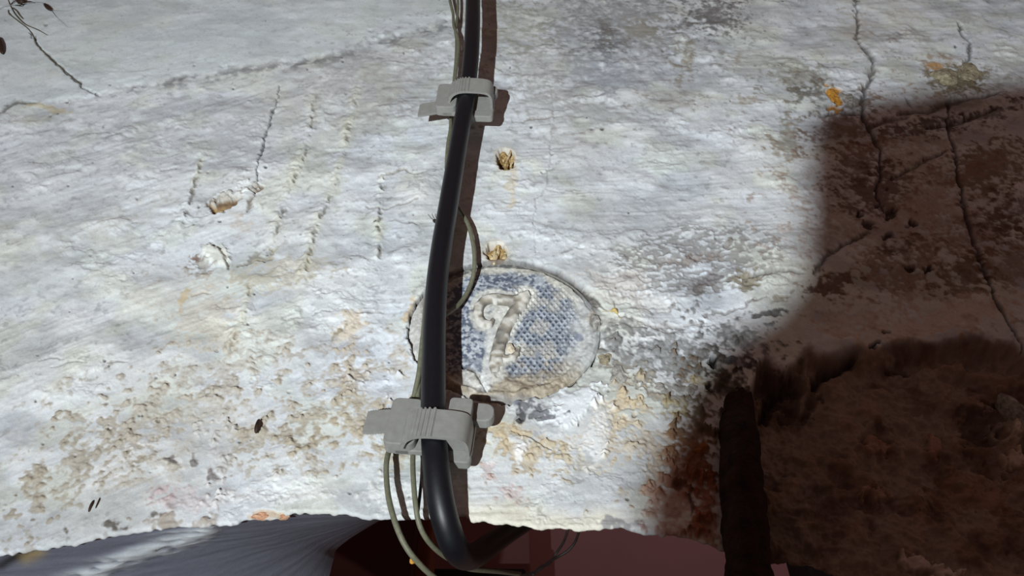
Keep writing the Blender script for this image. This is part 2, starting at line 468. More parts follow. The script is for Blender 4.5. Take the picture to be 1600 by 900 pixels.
# --- chips and stains at the left
blob(356, 318, 27, 14, (112, 88, 58), .95, -20, .5, dh=-2.2, rough=.8, soft=.25)
blob(345, 328, 18, 8, (150, 124, 86), .9, -20, .5, dh=-1.5, soft=.3)
blob(402, 299, 10, 7, (104, 84, 62), .85, 0, .6, dh=-1.5, soft=.3)
line([(398, 300), (392, 318), (388, 330)], 3, 1.5, (110, 96, 78), .8)
blob(375, 300, 30, 10, (196, 196, 190), .7, -15, .9, dh=.8, rough=1.2)
blob(375, 350, 26, 14, (196, 184, 172), .5, 0, .8)
blob(336, 396, 26, 22, (220, 222, 212), .8, 0, .3, dh=2.2)
blob(308, 412, 26, 18, (140, 134, 122), .75, 0, .9, dh=-.6, rough=1)
blob(304, 400, 8, 6, (110, 84, 66), .8)
blob(395, 405, 34, 7, (128, 124, 116), .8, -12, .7, dh=-1)
blob(440, 425, 80, 26, (186, 180, 160), .6, -10, 1.0)
blob(284, 462, 30, 6, (190, 168, 114), .8, -52, .6)
blob(330, 500, 60, 50, (206, 196, 176), .45, 0, 1)
blob(290, 470, 70, 60, (190, 184, 176), .35, 0, 1)
blob(545, 515, 34, 22, (212, 194, 164), .6, -20, .8)
blob(525, 518, 26, 6, (134, 124, 100), .75, -38, .8)
blob(640, 480, 6, 22, (206, 184, 146), .7, 32, .6)
blob(505, 535, 34, 9, (172, 168, 164), .6, -20, 1)
blob(462, 550, 20, 6, (150, 138, 124), .6, -15, .8)
blob(560, 540, 44, 14, (150, 152, 160), .55, -10, 1.1)
# rough ochre-stained band low on the wall
blob(330, 680, 400, 120, (204, 194, 176), .38, -6, .8, soft=1.2)
blob(850, 700, 220, 90, (212, 202, 184), .32, 0, .8, soft=1.2)
for a in [(120, 725, 34, 115, (168, 152, 120), .75, 38), (60, 775, 22, 40, (178, 162, 134), .6, 20), (225, 655, 90, 46, (180, 168, 146), .65, -25), (330, 585, 160, 34, (190, 178, 158), .6, -10),
          (300, 640, 100, 40, (196, 186, 166), .6, -10), (235, 715, 60, 36, (188, 174, 148), .5, -35), (218, 716, 18, 16, (150, 134, 104), .8, 0), (130, 655, 24, 20, (170, 156, 130), .6, -40),
          (400, 690, 80, 38, (168, 150, 114), .7, -12), (480, 655, 70, 46, (164, 148, 116), .75, -10), (560, 660, 70, 60, (186, 166, 128), .75, -10), (610, 710, 40, 34, (184, 164, 128), .7, 0),
          (510, 590, 90, 34, (194, 182, 160), .6, -8), (560, 575, 50, 30, (200, 182, 152), .5, -10), (440, 640, 60, 30, (190, 180, 160), .5, 0), (380, 735, 30, 16, (160, 144, 112), .6, 0),
          (620, 560, 30, 40, (196, 180, 150), .5, 0), (480, 720, 60, 26, (192, 176, 144), .55, 0)]:
    g_ = tuple(.62 * q + .38 * 176 for q in a[4])
    blob(a[0], a[1], a[2], a[3], g_, a[5] * .60, a[6], grain=1.2, rough=.2, dh=-.1, soft=1.0)
    blob(a[0], a[1], a[2] * .95, a[3] * .95, tuple(q * .90 for q in g_), a[5] * .62, a[6], grain=2.1, rough=.28, dh=-.15, soft=.8)
for a in [(330, 700, 36, 50, (196, 198, 200), .6), (290, 780, 50, 24, (186, 170, 172), .5), (275, 816, 80, 12, (156, 144, 130), .75), (182, 822, 20, 9, (92, 84, 76), .9), (238, 808, 15, 8, (96, 86, 78), .85),
          (255, 770, 20, 14, (180, 156, 160), .5), (350, 770, 14, 26, (178, 172, 172), .5), (100, 826, 6, 9, (104, 94, 84), .9), (50, 810, 6, 6, (110, 98, 84), .8), (270, 718, 10, 7, (110, 106, 104), .8),
          (330, 742, 14, 9, (112, 104, 102), .8), (300, 722, 5, 9, (110, 106, 104), .8), (430, 770, 100, 24, (224, 226, 226), .6), (610, 770, 60, 40, (226, 228, 226), .6),
          (600, 600, 34, 16, (216, 222, 232), .7), (800, 640, 60, 16, (222, 226, 228), .6)]:
    blob(*a[:6], grain=.9, rough=.4, soft=.6)
blob(415, 808, 46, 7, (190, 168, 142), .8, 0, .6, dh=-.8)

# --- right of the cable: worn speckle, mortar, flakes
i = reg(930, 320, 1240, 500, 30)
r = np.hypot((GX[i] - 1085) / 150, (GY[i] - 405 + (GX[i] - 1085) * .12) / 62)
nsp = vnoise((WX[i] * .97 + WZ[i] * .25) / 4.2, (WZ[i] - WX[i] * .2) / 1.8, 40) * .55 + vnoise(WX[i] / 1.6, WZ[i] / 1.2, 41) * .45
m = sstep(.50, .62, nsp + .22 * (1 - r)) * sstep(1.15, .75, r)
mix(i, (118, 114, 110), m * .62); H[i] -= m * .5
for a in [(1172, 432, 24, 15, (132, 124, 106), .9, -10), (1112, 438, 30, 8, (118, 114, 116), .85, -12), (1095, 452, 12, 8, (112, 108, 104), .85, 0), (1122, 452, 8, 8, (118, 112, 108), .8, 0), (1136, 388, 16, 8, (128, 124, 118), .8, -20),
          (1205, 492, 42, 5, (84, 82, 84), .85, -18), (1150, 480, 60, 4, (130, 126, 122), .7, -20), (1220, 460, 24, 6, (150, 140, 124), .7, -20), (1105, 400, 30, 8, (124, 112, 104), .6, -15), (1080, 410, 60, 8, (140, 130, 124), .6, -8),
          (960, 440, 60, 20, (186, 180, 174), .6, 5), (990, 470, 70, 14, (200, 196, 190), .5, 8), (1000, 505, 120, 10, (176, 172, 168), .6, 2)]:
    blob(*a[:7], grain=.7, rough=.5, dh=-.7, soft=.4)
for a in [(1040, 560, 125, 50, (124, 124, 123), 1.0, 4), (1060, 620, 90, 40, (134, 132, 126), .95, 20), (980, 600, 40, 30, (164, 156, 142), .7, 0), (1160, 530, 60, 26, (104, 104, 104), .75, 10), (1120, 570, 46, 26, (100, 96, 88), .75, 0),
          (1010, 690, 90, 60, (190, 176, 152), .65, 30), (960, 640, 40, 40, (206, 186, 152), .6, 0), (1065, 640, 26, 18, (200, 190, 140), .6, 0), (1000, 540, 40, 14, (120, 120, 122), .6, 0), (830, 700, 90, 34, (190, 172, 136), .7, 8), (780, 690, 40, 30, (196, 176, 140), .7, 0),
          (900, 720, 70, 26, (196, 182, 152), .6, 10), (760, 620, 30, 14, (190, 170, 130), .6, 0), (800, 770, 22, 20, (206, 172, 168), .5, 60), (768, 735, 12, 12, (206, 170, 166), .5, 0), (1030, 745, 50, 34, (180, 166, 146), .6, 40)]:
    blob(*a[:5], a[5] * .5, a[6], grain=1.0, rough=.3, dh=-.2, soft=.9)
    blob(*a[:4], tuple(q * .92 for q in a[4]), a[5] * .55, a[6], grain=1.8, rough=.5, dh=-.3, soft=.7)
blob(893, 632, 62, 34, (224, 230, 234), .9, -32, .5, dh=1.0, soft=.3)
blob(930, 690, 20, 60, (224, 226, 226), .7, 20, .7, dh=.4)
blob(812, 700, 12, 12, (232, 232, 232), .8, 0, .5, dh=.8)
blob(838, 646, 34, 12, (88, 88, 94), .85, -8, 1.2, dh=-.6)
blob(815, 655, 6, 14, (60, 60, 64), .85, 0, .6)
blob(850, 610, 70, 9, (120, 128, 142), .6, -26, .8)
i = reg(728, 740, 1010, 840)
m = sstep(48, 10, EDG[i] - PY[i] + (N12[i] - .5) * 30) * sstep(1010, 940, PX[i])
mix(i, (226, 220, 198), m * .65)
blob(960, 822, 40, 8, (128, 128, 136), .7, 0, .8)
# rust run beside the bar
for a in [(1088, 680, 34, 90, (116, 86, 48), .8, 0), (1098, 740, 20, 90, (112, 66, 38), .65, 0), (1072, 730, 30, 70, (150, 112, 84), .6, 0), (1060, 790, 46, 50, (176, 132, 116), .6, 0), (1105, 800, 26, 60, (150, 92, 56), .7, 0),
          (1090, 640, 30, 36, (110, 104, 92), .7, 0), (1135, 600, 40, 40, (70, 62, 54), .8, 0), (1082, 800, 5, 26, (60, 56, 60), .7, 0), (1098, 690, 9, 14, (160, 104, 56), .7, 0), (1070, 760, 12, 10, (90, 60, 46), .7, 0), (1088, 600, 16, 16, (206, 196, 156), .6, 0)]:
    blob(*a[:7], grain=1.0, rough=.8, soft=.6)
blob(1111, 569, 9, 6, (30, 26, 24), .95, 0, .4, dh=-4, soft=.3)
blob(1108, 607, 6, 5, (50, 40, 38), .9, 0, .4, dh=-2, soft=.3)
blob(1150, 572, 22, 9, (120, 122, 130), .7, 0, .5)

# --- eroded hollow right of the bar, under an overhanging lip
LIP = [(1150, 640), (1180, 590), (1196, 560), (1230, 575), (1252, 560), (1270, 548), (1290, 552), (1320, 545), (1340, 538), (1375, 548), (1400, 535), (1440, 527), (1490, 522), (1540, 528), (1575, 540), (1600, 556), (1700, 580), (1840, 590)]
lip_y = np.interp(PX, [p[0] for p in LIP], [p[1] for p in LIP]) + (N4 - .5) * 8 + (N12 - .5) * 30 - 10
NHOL = fbm(WX / 14, WZ / 14, 52, 2)
inside = sstep(0, 32, PY - lip_y + (NHOL - .5) * 34) * sstep(1166, 1186, PX + (N4 - .5) * 10)
pebw = fbm(WX / 9, WZ / 7, 51, 4)
DEEP = 8 + 3 * sstep(110, 20, PY - lip_y)
H -= inside * (DEEP - (pebw - .5) * 12 - (N4 - .5) * 3 - 4 * sstep(720, 870, PY))
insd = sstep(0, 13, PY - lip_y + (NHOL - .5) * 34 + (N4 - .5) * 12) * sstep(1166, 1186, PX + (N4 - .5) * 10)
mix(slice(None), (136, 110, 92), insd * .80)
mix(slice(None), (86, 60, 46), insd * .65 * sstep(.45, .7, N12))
mix(slice(None), (150, 122, 102), inside * .45 * sstep(.55, .75, pebw))
mix(slice(None), (96, 88, 76), inside * .5 * sstep(1330, 1220, PX) * sstep(.4, .6, N40))
for a in [(1250, 610, 44, 30, (70, 52, 44), .6), (1590, 645, 22, 40, (214, 202, 184), .85), (1598, 705, 18, 18, (206, 190, 172), .8), (1440, 876, 40, 16, (206, 192, 184), .9), (1490, 896, 40, 16, (212, 200, 190), .9), (1380, 690, 30, 14, (176, 140, 118), .7), (1470, 685, 14, 30, (176, 136, 116), .7), (1560, 650, 44, 34, (92, 80, 74), .7), (1380, 760, 24, 9, (180, 150, 132), .7), (1540, 760, 70, 40, (150, 118, 100), .6)]:
    blob(*a[:6], grain=.7, soft=.5, dh=3.0 if a[4][0] > 150 else -2.0)
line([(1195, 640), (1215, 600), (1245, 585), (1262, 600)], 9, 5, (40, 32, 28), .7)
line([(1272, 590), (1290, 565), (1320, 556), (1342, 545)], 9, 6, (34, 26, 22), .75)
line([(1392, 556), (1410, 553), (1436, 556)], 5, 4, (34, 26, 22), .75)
line([(1262, 556), (1266, 590), (1258, 630)], 9, -6, (150, 134, 120), .8)
blob(1368, 537, 9, 5, (46, 38, 44), .9, -30, .5, dh=-3, soft=.3); blob(1390, 522, 6, 3, (46, 38, 44), .9, -20, .5, dh=-2, soft=.3)
for x, y, rr in [(1372, 316, 8), (1345, 330, 7), (1394, 334, 12), (1360, 348, 10), (1420, 350, 10), (1390, 370, 12), (1450, 420, 8), (1420, 412, 10)]:
    blob(x, y, rr, rr * .7, (54, 36, 32), .85, -20, .5, dh=-2.5, soft=.4)

# --- holes that hold the wooden plugs, small drill hole, slots
for cx, cy, rx, ry in [(790, 250, 15, 18), (776, 396, 18, 17)]:
    i = reg(cx - 40, cy - 40, cx + 40, cy + 40)
    r = np.hypot((CXX[i] - cx) / rx, (CYY[i] - cy) / ry)
    m = sstep(1.06, .82, r); H[i] -= m * 9
    mix(i, (150, 112, 60), m * .85)
    m2 = sstep(1.5, 1.05, r) * (1 - m); mix(i, (200, 186, 156), m2 * .4)
blob(800, 290, 8, 40, (206, 192, 158), .5, 10, 1)
blob(846, 271, 4.5, 4.5, (22, 20, 20), .98, 0, .2, dh=-4, soft=.25)
rng = np.random.default_rng(5)
for k in range(170):
    x, y = rng.uniform(0, 1600), rng.uniform(0, 830)
    if 1080 < x and y > 520: continue
    s = rng.uniform(.9, 2.2)
    i = reg(x - 8, y - 8, x + 8, y + 8)
    d = np.hypot((PX[i] - x) / (s * rng.uniform(.8, 1.8)), (PY[i] - y) / s)
    m = sstep(1.3, .7, d); mix(i, (70, 64, 58), m * rng.uniform(.4, .9)); H[i] -= m * .6

# --- seat of the round plaque
PC = np.array([-3.4, -24.5]); PR = 42.6        # centre and radius on the wall, mm
dxp, dzp = WX - PC[0], WZ - PC[1]
rp = np.hypot(dxp, dzp) + (N4 - .5) * 2.6 + (N15 - .5) * 1.2
ang = np.degrees(np.arctan2(dzp, dxp))
seat = sstep(PR + .6, PR - .4, rp)
H = H * (1 - sstep(PR + 9, PR + 1, rp)) + sstep(PR + 9, PR + 1, rp) * ((N4 - .5) * 1.0 + (N12 - .5) * .8 + .2)
lipm = np.exp(-((rp - PR - 2.2) / 1.8) ** 2)
H += lipm * .25 * N4 + sstep(PR + 5, PR + 1, rp) * (N4 - .5) * 1.6
H -= seat * 9
mix(slice(None), (60, 46, 38), seat * .9)
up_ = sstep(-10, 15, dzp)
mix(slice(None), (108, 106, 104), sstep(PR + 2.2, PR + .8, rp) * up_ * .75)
crev = np.exp(-((rp - PR - .5) / 1.7) ** 2) * np.exp(-((ang - 48) / 24) ** 2)
mix(slice(None), (52, 37, 31), crev * .95); H -= crev * 5  # dark brown paints the shade inside the gap around the plaque

# --- rounded lower arris, then build
e = EDG - PY
H -= 1.2 * np.clip(1 - e / 5.0, 0, 1) ** 2
V = P0.copy(); V[:, 1] -= H / 1000
last = V[-NC:].copy()
sk1 = last + np.array([0, .004, .0045]); sk2 = last + np.array([0, .07, .075]); sk2[:, 1] = .09
V = np.vstack([V, sk1, sk2])
cl = np.clip(C, .004, .93)
cl = np.vstack([cl, cl[-NC:] * 0 + lin((150, 120, 104)), cl[-NC:] * 0 + lin((130, 100, 90))])
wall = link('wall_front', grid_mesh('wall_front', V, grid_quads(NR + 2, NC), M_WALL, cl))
tag(wall, 'old whitewashed plaster wall with cracks, drips, ochre stains and an eroded dark hollow', kind='structure')


def wall_y(px, py):
    """depth of the finished wall surface near a pixel"""
    j = int(np.argmin(np.abs(cols_px - px)))
    k = int(np.argmin(np.abs(PY.reshape(NR, NC)[:, j] - py)))
    return float(V[k * NC + j, 1])


# ------------------------------------------------------------------ underside of the arch at the lower left
fr = catmull([(-420, 902), (-150, 878), (0, 868), (120, 853), (240, 829), (345, 820), (450, 807), (560, 809), (640, 812), (690, 814)], 26)
bk = catmull([(430, 1180), (478, 1040), (496, 960), (505, 925), (515, 898), (521, 875), (532, 853), (600, 810), (690, 770), (740, 750)], 26)
NU, NT = len(fr), 90
PF = at(fr[:, 0], fr[:, 1] - 3, 0.003); PB = at(bk[:, 0], bk[:, 1], 0.13)
tt = np.linspace(0, 1, NT)[None, :, None]
SV = (PF[:, None, :] * (1 - tt) + PB[:, None, :] * tt)
sx, sy_, sz = SV[..., 0] * 1000, SV[..., 1] * 1000, SV[..., 2] * 1000
sn = fbm((sx + sy_ * .3) / 22, (sy_ - sx * .25) / 3.5, 61, 4)
spx, spy = proj(SV[..., 0], SV[..., 1], SV[..., 2])
SV[..., 2] -= (sn - .5) * .0007 * np.clip(tt[..., 0] * 8, 0, 1)
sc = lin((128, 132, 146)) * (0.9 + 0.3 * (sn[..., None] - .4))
d, t_ = polydist(spx + (sn - .5) * 20, spy + (sn - .5) * 14, [(90, 915), (150, 893), (205, 868), (250, 853), (300, 838), (330, 826)])
n2 = vnoise(sx / 3, sy_ / 5, 66)
m = (np.exp(-(d / 11) ** 2) * sstep(.25, .5, n2 * .6 + sn * .5))[..., None]
sc = sc * (1 - m) + lin((226, 234, 238)) * m
SV[..., 2] -= m[..., 0] * .0015
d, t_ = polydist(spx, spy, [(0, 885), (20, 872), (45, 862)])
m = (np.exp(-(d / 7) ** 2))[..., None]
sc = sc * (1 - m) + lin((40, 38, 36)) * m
d, t_ = polydist(spx, spy, [(40, 872), (62, 862)])
m = (np.exp(-(d / 9) ** 2))[..., None] * .8
sc = sc * (1 - m) + lin((186, 166, 120)) * m
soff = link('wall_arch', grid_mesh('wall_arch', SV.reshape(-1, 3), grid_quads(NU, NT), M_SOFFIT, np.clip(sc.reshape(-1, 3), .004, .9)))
tag(soff, 'smooth grey plastered underside of the arch below the wall', kind='structure')


# ------------------------------------------------------------------ the dim room beyond
def slab(name, px0, px1, py0, py1, y, thick, mat, label=None):
    a = at(px0, py0, y); b = at(px1, py1, y)
    x0, x1 = sorted((a[0], b[0])); z0, z1 = sorted((a[2], b[2]))
    bm = bmesh.new()
    bmesh.ops.create_cube(bm, size=1)
    for v in bm.verts:
        v.co = Vector((x0 + (v.co.x + .5) * (x1 - x0), y + (v.co.y + .5) * thick, z0 + (v.co.z + .5) * (z1 - z0)))
    bmesh.ops.bevel(bm, geom=bm.edges[:], offset=min(.004, thick * .2), segments=2, profile=.5, affect='EDGES')
    me = bpy.data.meshes.new(name); bm.to_mesh(me); bm.free(); me.materials.append(mat)
    o = link(name, me)
    tag(o, label, kind='structure')
    return o


slab('wall_back', 100, 2000, 560, 1150, 1.30, .06, M_BACK, 'dim rose painted wall of the room beyond')
slab('wall_side', 648, 833, 640, 1120, .90, .30, M_PANEL, 'dark rose pier behind the cable bend')
slab('trim_1', 380, 622, 640, 1120, .60, .06, M_POST, 'dark stained door post in the room beyond')
slab('trim_2', 621, 653, 640, 1120, .63, .06, M_JAMB, 'brown wooden jamb beside the dark post')
slab('trim_3', 654, 822, 887, 960, .80, .05, M_BEAM_SHADE, 'black horizontal rail below the cable bend')

bm = bmesh.new(); bmesh.ops.create_cube(bm, size=1)
for v in bm.verts: v.co = Vector((v.co.x * 3.2, v.co.y * 2.9 - .05, -1.55 + v.co.z * .05))
me = bpy.data.meshes.new('floor'); bm.to_mesh(me); bm.free(); me.materials.append(plain('worn_floor', (120, 96, 84), .9, (140, 114, 100), 9))
tag(link('floor', me), 'worn brown floor far below the wall', kind='structure')

slab('shade_slab', 1192, 1900, 640, 1120, .50, .06, M_BEAM_SHADE, 'dark slab standing in for the shaded room behind the eroded wall edge')  # near-black slab added where the far room lies in shadow

# ------------------------------------------------------------------ round plaque with the numeral 7
plaque = empty('number_plaque', (PC[0] / 1000, 0.003, (PC[1] - PR) / 1000), 'round blue-grey relief plaque with the numeral 7 set into the plaster', 'plaque')
n = 330
g = np.linspace(-PR, PR, n)
gx, gz = np.meshgrid(g, g)
gx, gz = gx.ravel(), gz.ravel()
rr = np.hypot(gx, gz)
sc_ = np.where(rr > PR, PR / np.maximum(rr, 1e-6), 1.0)
gx, gz = gx * sc_, gz * sc_; rr = np.hypot(gx, gz)
qx, qy = proj((gx + PC[0]) / 1000, 0.0, (gz + PC[1]) / 1000)
b4 = fbm(gx / 4, gz / 4, 71, 3); b12 = fbm(gx / 12, gz / 12, 72, 3); b1 = fbm(gx / 1.3, gz / 1.3, 73, 2); b8 = fbm(gx / 7, gz / 7, 74, 3)
an = np.degrees(np.arctan2(gz, gx))
h = -1.2 + (b12 - .5) * 1.2 + (b4 - .5) * .5
pc = np.tile(lin((106, 115, 132)), (len(gx), 1))


def pmix(col, m):
    global pc
    pc = pc * (1 - m)[:, None] + lin(col)[None, :] * m[:, None]


pmix((200, 206, 212), sstep(.42, .62, b4 * .4 + b1 * .6) * .8)
pmix((90, 100, 122), sstep(.50, .66, b4 * .5 + b8 * .5) * .45)
# lozenge ground right of the numeral
lx, lz = 2.6, 4.4
u_, w_ = gx / lx + gz / lz, gx / lx - gz / lz
fu, fw = np.abs(u_ - np.round(u_)), np.abs(w_ - np.round(w_))
latt = sstep(.34, .20, np.maximum(fu, fw))            # 1 in the sunk lozenge, 0 on the lattice
loz = sstep(788, 812, qx + (b12 - .5) * 20) * sstep(905, 870, qx + (b8 - .5) * 40) * sstep(600, 570, qy + (b8 - .5) * 30) * sstep(440, 452, qy + (b8 - .5) * 12)
latt = latt * sstep(.25, .5, b4 + .08)
h -= loz * latt * .8
pmix((62, 72, 92), loz * latt * .9)
pmix((160, 168, 178), loz * (1 - latt) * .6)
pmix((196, 194, 186), loz * .6 * sstep(.54, .66, b8))
# plaster-filled border, sunk edge, bright line
bor = sstep(.80, .90, rr / PR + (b8 - .5) * .16 + .06 * (qx > 880))
pmix((206, 204, 192), bor * .85)
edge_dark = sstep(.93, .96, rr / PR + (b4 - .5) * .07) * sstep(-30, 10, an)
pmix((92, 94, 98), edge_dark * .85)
pmix((170, 168, 160), edge_dark * .6 * sstep(.5, .62, b1))
topm = sstep(-20, 20, gz)
h += (.9 - .75 * topm) * np.exp(-((rr / PR - .9) / .035) ** 2) * (.5 + b4) - (1.5 - 1.3 * topm) * sstep(.96, 1.0, rr / PR)
gap = np.exp(-((an - 50) / 24) ** 2) * sstep(.94, .965, rr / PR + (b4 - .5) * .04)
h -= gap * 2.5; pmix((62, 44, 36), gap * .9)  # plate edge sunk and coloured dark as the gap's shade
rt = sstep(865, 915, qx + (b8 - .5) * 50)
pmix((196, 200, 202), rt * .7 * sstep(440, 470, qy))
pmix((204, 190, 164), rt * .5 * sstep(.52, .62, b12))
low = sstep(552, 592, qy + (b8 - .5) * 60 - (qx - 800) * .14 - 26 * (qx < 770))
pmix((180, 168, 146), low * .85)
pmix((140, 126, 108), low * .6 * sstep(.52, .66, b4))
h += low * (.9 + (b4 - .5) * 1.6)
pmix((112, 122, 138), sstep(612, 622, qy + (b8 - .5) * 16) * .5)
lf = sstep(706, 690, qx)
pmix((176, 160, 146), lf * .6); pmix((110, 80, 62), lf * .7 * sstep(.5, .62, b8)); pmix((216, 218, 216), lf * sstep(668, 652, qx) * .7)
# crack at the lower left
d, t_ = polydist(qx + (b4 - .5) * 8, qy + (b1 - .5) * 4, [(722, 570), (738, 574), (748, 584), (756, 598), (760, 610)])
pmix((40, 36, 34), np.exp(-(d / 2.2) ** 2) * .9); h -= np.exp(-(d / 2.4) ** 2) * 1.4
pmix((216, 214, 206), sstep(6, 2, np.hypot((qx - 735) / 6, (qy - 592) / 4) + (b4 - .5) * 4) * .7)
# the small blue spots at the right
for x, y, a_, b_, c_ in [(905, 523, 8, 8, (150, 158, 176)), (928, 500, 9, 14, (120, 120, 116)), (843, 436, 8, 9, (190, 198, 206))]:
    pmix(c_, sstep(1.1, .7, np.hypot((qx - x) / a_, (qy - y) / b_) + (b4 - .5) * .8) * .8)
# the numeral: white filled outline on the ground
SEVEN = [(771, 497, 3), (764, 504, 5.0), (754, 501, 6.5), (748, 491, 7), (748, 479, 7), (755, 469, 6.5), (768, 464, 6.5), (784, 466, 7.5), (800, 468, 8), (814, 464, 7.5), (826, 457, 5)]
LEG = [(824, 461, 5), (815, 471, 8), (804, 484, 8.5), (795, 499, 8.5), (787, 516, 9), (781, 534, 9.5), (777, 552, 10), (774, 568, 9), (773, 582, 5)]
HOOK = [(782, 553, 4), (790, 557, 4.5), (800, 555, 4.5), (807, 549, 4.5), (810, 541, 3)]
for pts, w in ((SEVEN, 15), (LEG, 17), (HOOK, 10)):
    d, t_ = polydist(qx + (b4 - .5) * 7, qy + (b8 - .5) * 7, pts)
    m = sstep(w + 3, w - 3, d) * sstep(.3, .45, b4 + .1)
    pmix((214, 214, 206), m * .8)
pmix((222, 222, 214), sstep(1.1, .8, np.hypot((qx - 783) / 15, (qy - 484) / 12) + (b4 - .5) * .6) * .85)
pmix((220, 222, 220), sstep(9, 5, polydist(qx + (b4 - .5) * 6, qy, [(768, 515), (764, 545), (760, 580), (758, 606)])[0]) * .8)
PV = np.stack([(gx + PC[0]) / 1000, -h / 1000, (gz + PC[1]) / 1000], 1)
qd = grid_quads(n, n)
keep = (np.hypot(*np.meshgrid(g, g)).ravel()[qd] < PR * 1.03).all(1)
qd = qd[keep]
used = np.unique(qd); remap = -np.ones(len(PV), int); remap[used] = np.arange(len(used))
plate = link('plate', grid_mesh('plate', PV[used], remap[qd][:, ::-1], M_PLAQUE, np.clip(pc * .88 * (1 + (b1 - .5) * .6)[:, None], .004, .9)[used]), plaque)
tag(plate, 'blue-grey relief ground with lozenge pattern')
# body of the disc behind the face
th_ = np.linspace(0, 2 * math.pi, 96, endpoint=False)
ring = lambda r, y: [((PC[0] + r * math.cos(a)) / 1000, y, (PC[1] + r * math.sin(a)) / 1000) for a in th_]
RV = ring(PR - .2, .002) + ring(PR - .2, .0085) + [(PC[0] / 1000, .0085, PC[1] / 1000)]
RF = [(i, (i + 1) % 96, 96 + (i + 1) % 96, 96 + i) for i in range(96)] + [(96 + i, 96 + (i + 1) % 96, 192) for i in range(96)]
link('disc_body', mesh_from('disc_body', RV, RF, plain('stoneware_edge', (120, 118, 112), .9, (140, 138, 130), 400)), plaque)


def ribbon_relief(pts, height, base):
    P = catmull([(p[0], p[1], p[2] * 1.28) for p in pts], 9)
    T = np.gradient(P[:, :2], axis=0); T /= np.linalg.norm(T, axis=1)[:, None]
    Nn = np.stack([-T[:, 1], T[:, 0]], 1)
    vs_, fs, cs = [], [], []
    k = 9
    for i in range(len(P)):
        for j in range(k):
            s = -1 + 2 * j / (k - 1)
            q = P[i, :2] + Nn[i] * P[i, 2] * s
            hh = base + height * math.sqrt(max(0, 1 - s * s)) * (0.55 + .45 * min(1, P[i, 2] / 7)) - .35 * math.exp(-(s / .2) ** 2) 
            w = at(q[0], q[1], 0.0)
            nz = float(vnoise(np.array([w[0] * 500]), np.array([w[2] * 500]), 81)[0]); nz2 = float(vnoise(np.array([w[0] * 180]), np.array([w[2] * 180]), 82)[0])
            hh += (nz - .5) * .8 + (nz2 - .5) * .5
            q = q + (nz2 - .5) * 3
            vs_.append((w[0], -hh / 1000, w[2]))
            c0 = lin((112, 112, 110)) * (1 - nz2) + lin((198, 188, 168)) * nz2
            c0 = c0 * (1 - .55 * abs(s) ** 3)
            c0 = c0 * (0.6 + .8 * nz)
            m_ = float(np.clip((nz2 * .5 + nz * .5 - .52) * 8, 0, .75)); cs.append(c0 * (1 - m_) + lin((208, 208, 202)) * m_)
    fs = [(i * k + j, i * k + j + 1, (i + 1) * k + j + 1, (i + 1) * k + j) for i in range(len(P) - 1) for j in range(k - 1)]
    return vs_, fs, cs


parts = [ribbon_relief(SEVEN, 2.1, -1.6), ribbon_relief(LEG, 2.1, -1.7), ribbon_relief(HOOK, 1.6, -1.5)]
NV, NF = merge([(p[0], p[1]) for p in parts]); NCc = np.vstack([np.array(p[2]) for p in parts])
tag(link('numeral', mesh_from('numeral', NV, NF, M_NUM, True, np.clip(NCc, 0, .9)), plaque), 'raised scrolled numeral 7')


def lump(name, px, py, y, rx, ry, rd, mat, seed, parent=None, sub=2, sharp=.25):
    """a small uneven stone-like lump; rx, ry in pixels, rd in metres"""
    bm = bmesh.new()
    bmesh.ops.create_icosphere(bm, subdivisions=sub, radius=1)
    c = at(px, py, y); ex = np.linalg.norm(at(px + rx, py, y) - c); ez = np.linalg.norm(at(px, py - ry, y) - c)
    r_ = np.random.default_rng(seed)
    ph = r_.uniform(0, 6, 6)
    for v in bm.verts:
        d = v.co.copy()
        k = 1 + sharp * (math.sin(d.x * 3.1 + ph[0]) * math.sin(d.z * 2.7 + ph[1]) + .5 * math.sin(d.x * 5 + d.y * 4 + ph[2]) * math.cos(d.z * 5 + ph[3])) + r_.uniform(-.05, .05)
        v.co = Vector((c[0] + d.x * ex * k, c[1] + d.y * rd * k, c[2] + d.z * ez * k))
    me = bpy.data.meshes.new(name); bm.to_mesh(me); bm.free(); me.materials.append(mat)
    return link(name, me, parent)


tag(lump('boss', 931, 505, .001, 8, 14, .0022, M_STONE, 3, plaque), 'small grey knob on the rim')
lump('boss', 798, 545, .001, 7, 8, .0016, M_PALE, 4, plaque)

# exposed stones and brick chips in the wall
for k, (px, py, rx, ry, rd, mat) in enumerate([(946, 562, 13, 13, .0012, M_STONE2), (966, 586, 13, 15, .0012, M_STONE), (1000, 582, 9, 13, .0012, M_STONE2), (1030, 606, 11, 8, .0012, M_STONE),
                                              (1476, 122, 24, 13, .004, M_STONE2), (1516, 116, 20, 13, .0035, M_STONE2), (1303, 152, 12, 13, .003, M_ORANGE), (409, 807, 13, 5, .0016, M_BRICK), (443, 808, 11, 3.5, .0014, M_BRICK),
                                              (1586, 650, 16, 26, .006, M_STONE), (1325, 158, 11, 12, .003, M_STONE), (1080, 610, 10, 9, .002, M_STONE)]):
    lump('stone' if mat in (M_STONE, M_STONE2) else 'brick_chip', px, py, wall_y(px, py) + .0006, rx, ry, rd, mat, 20 + k, wall, 3)

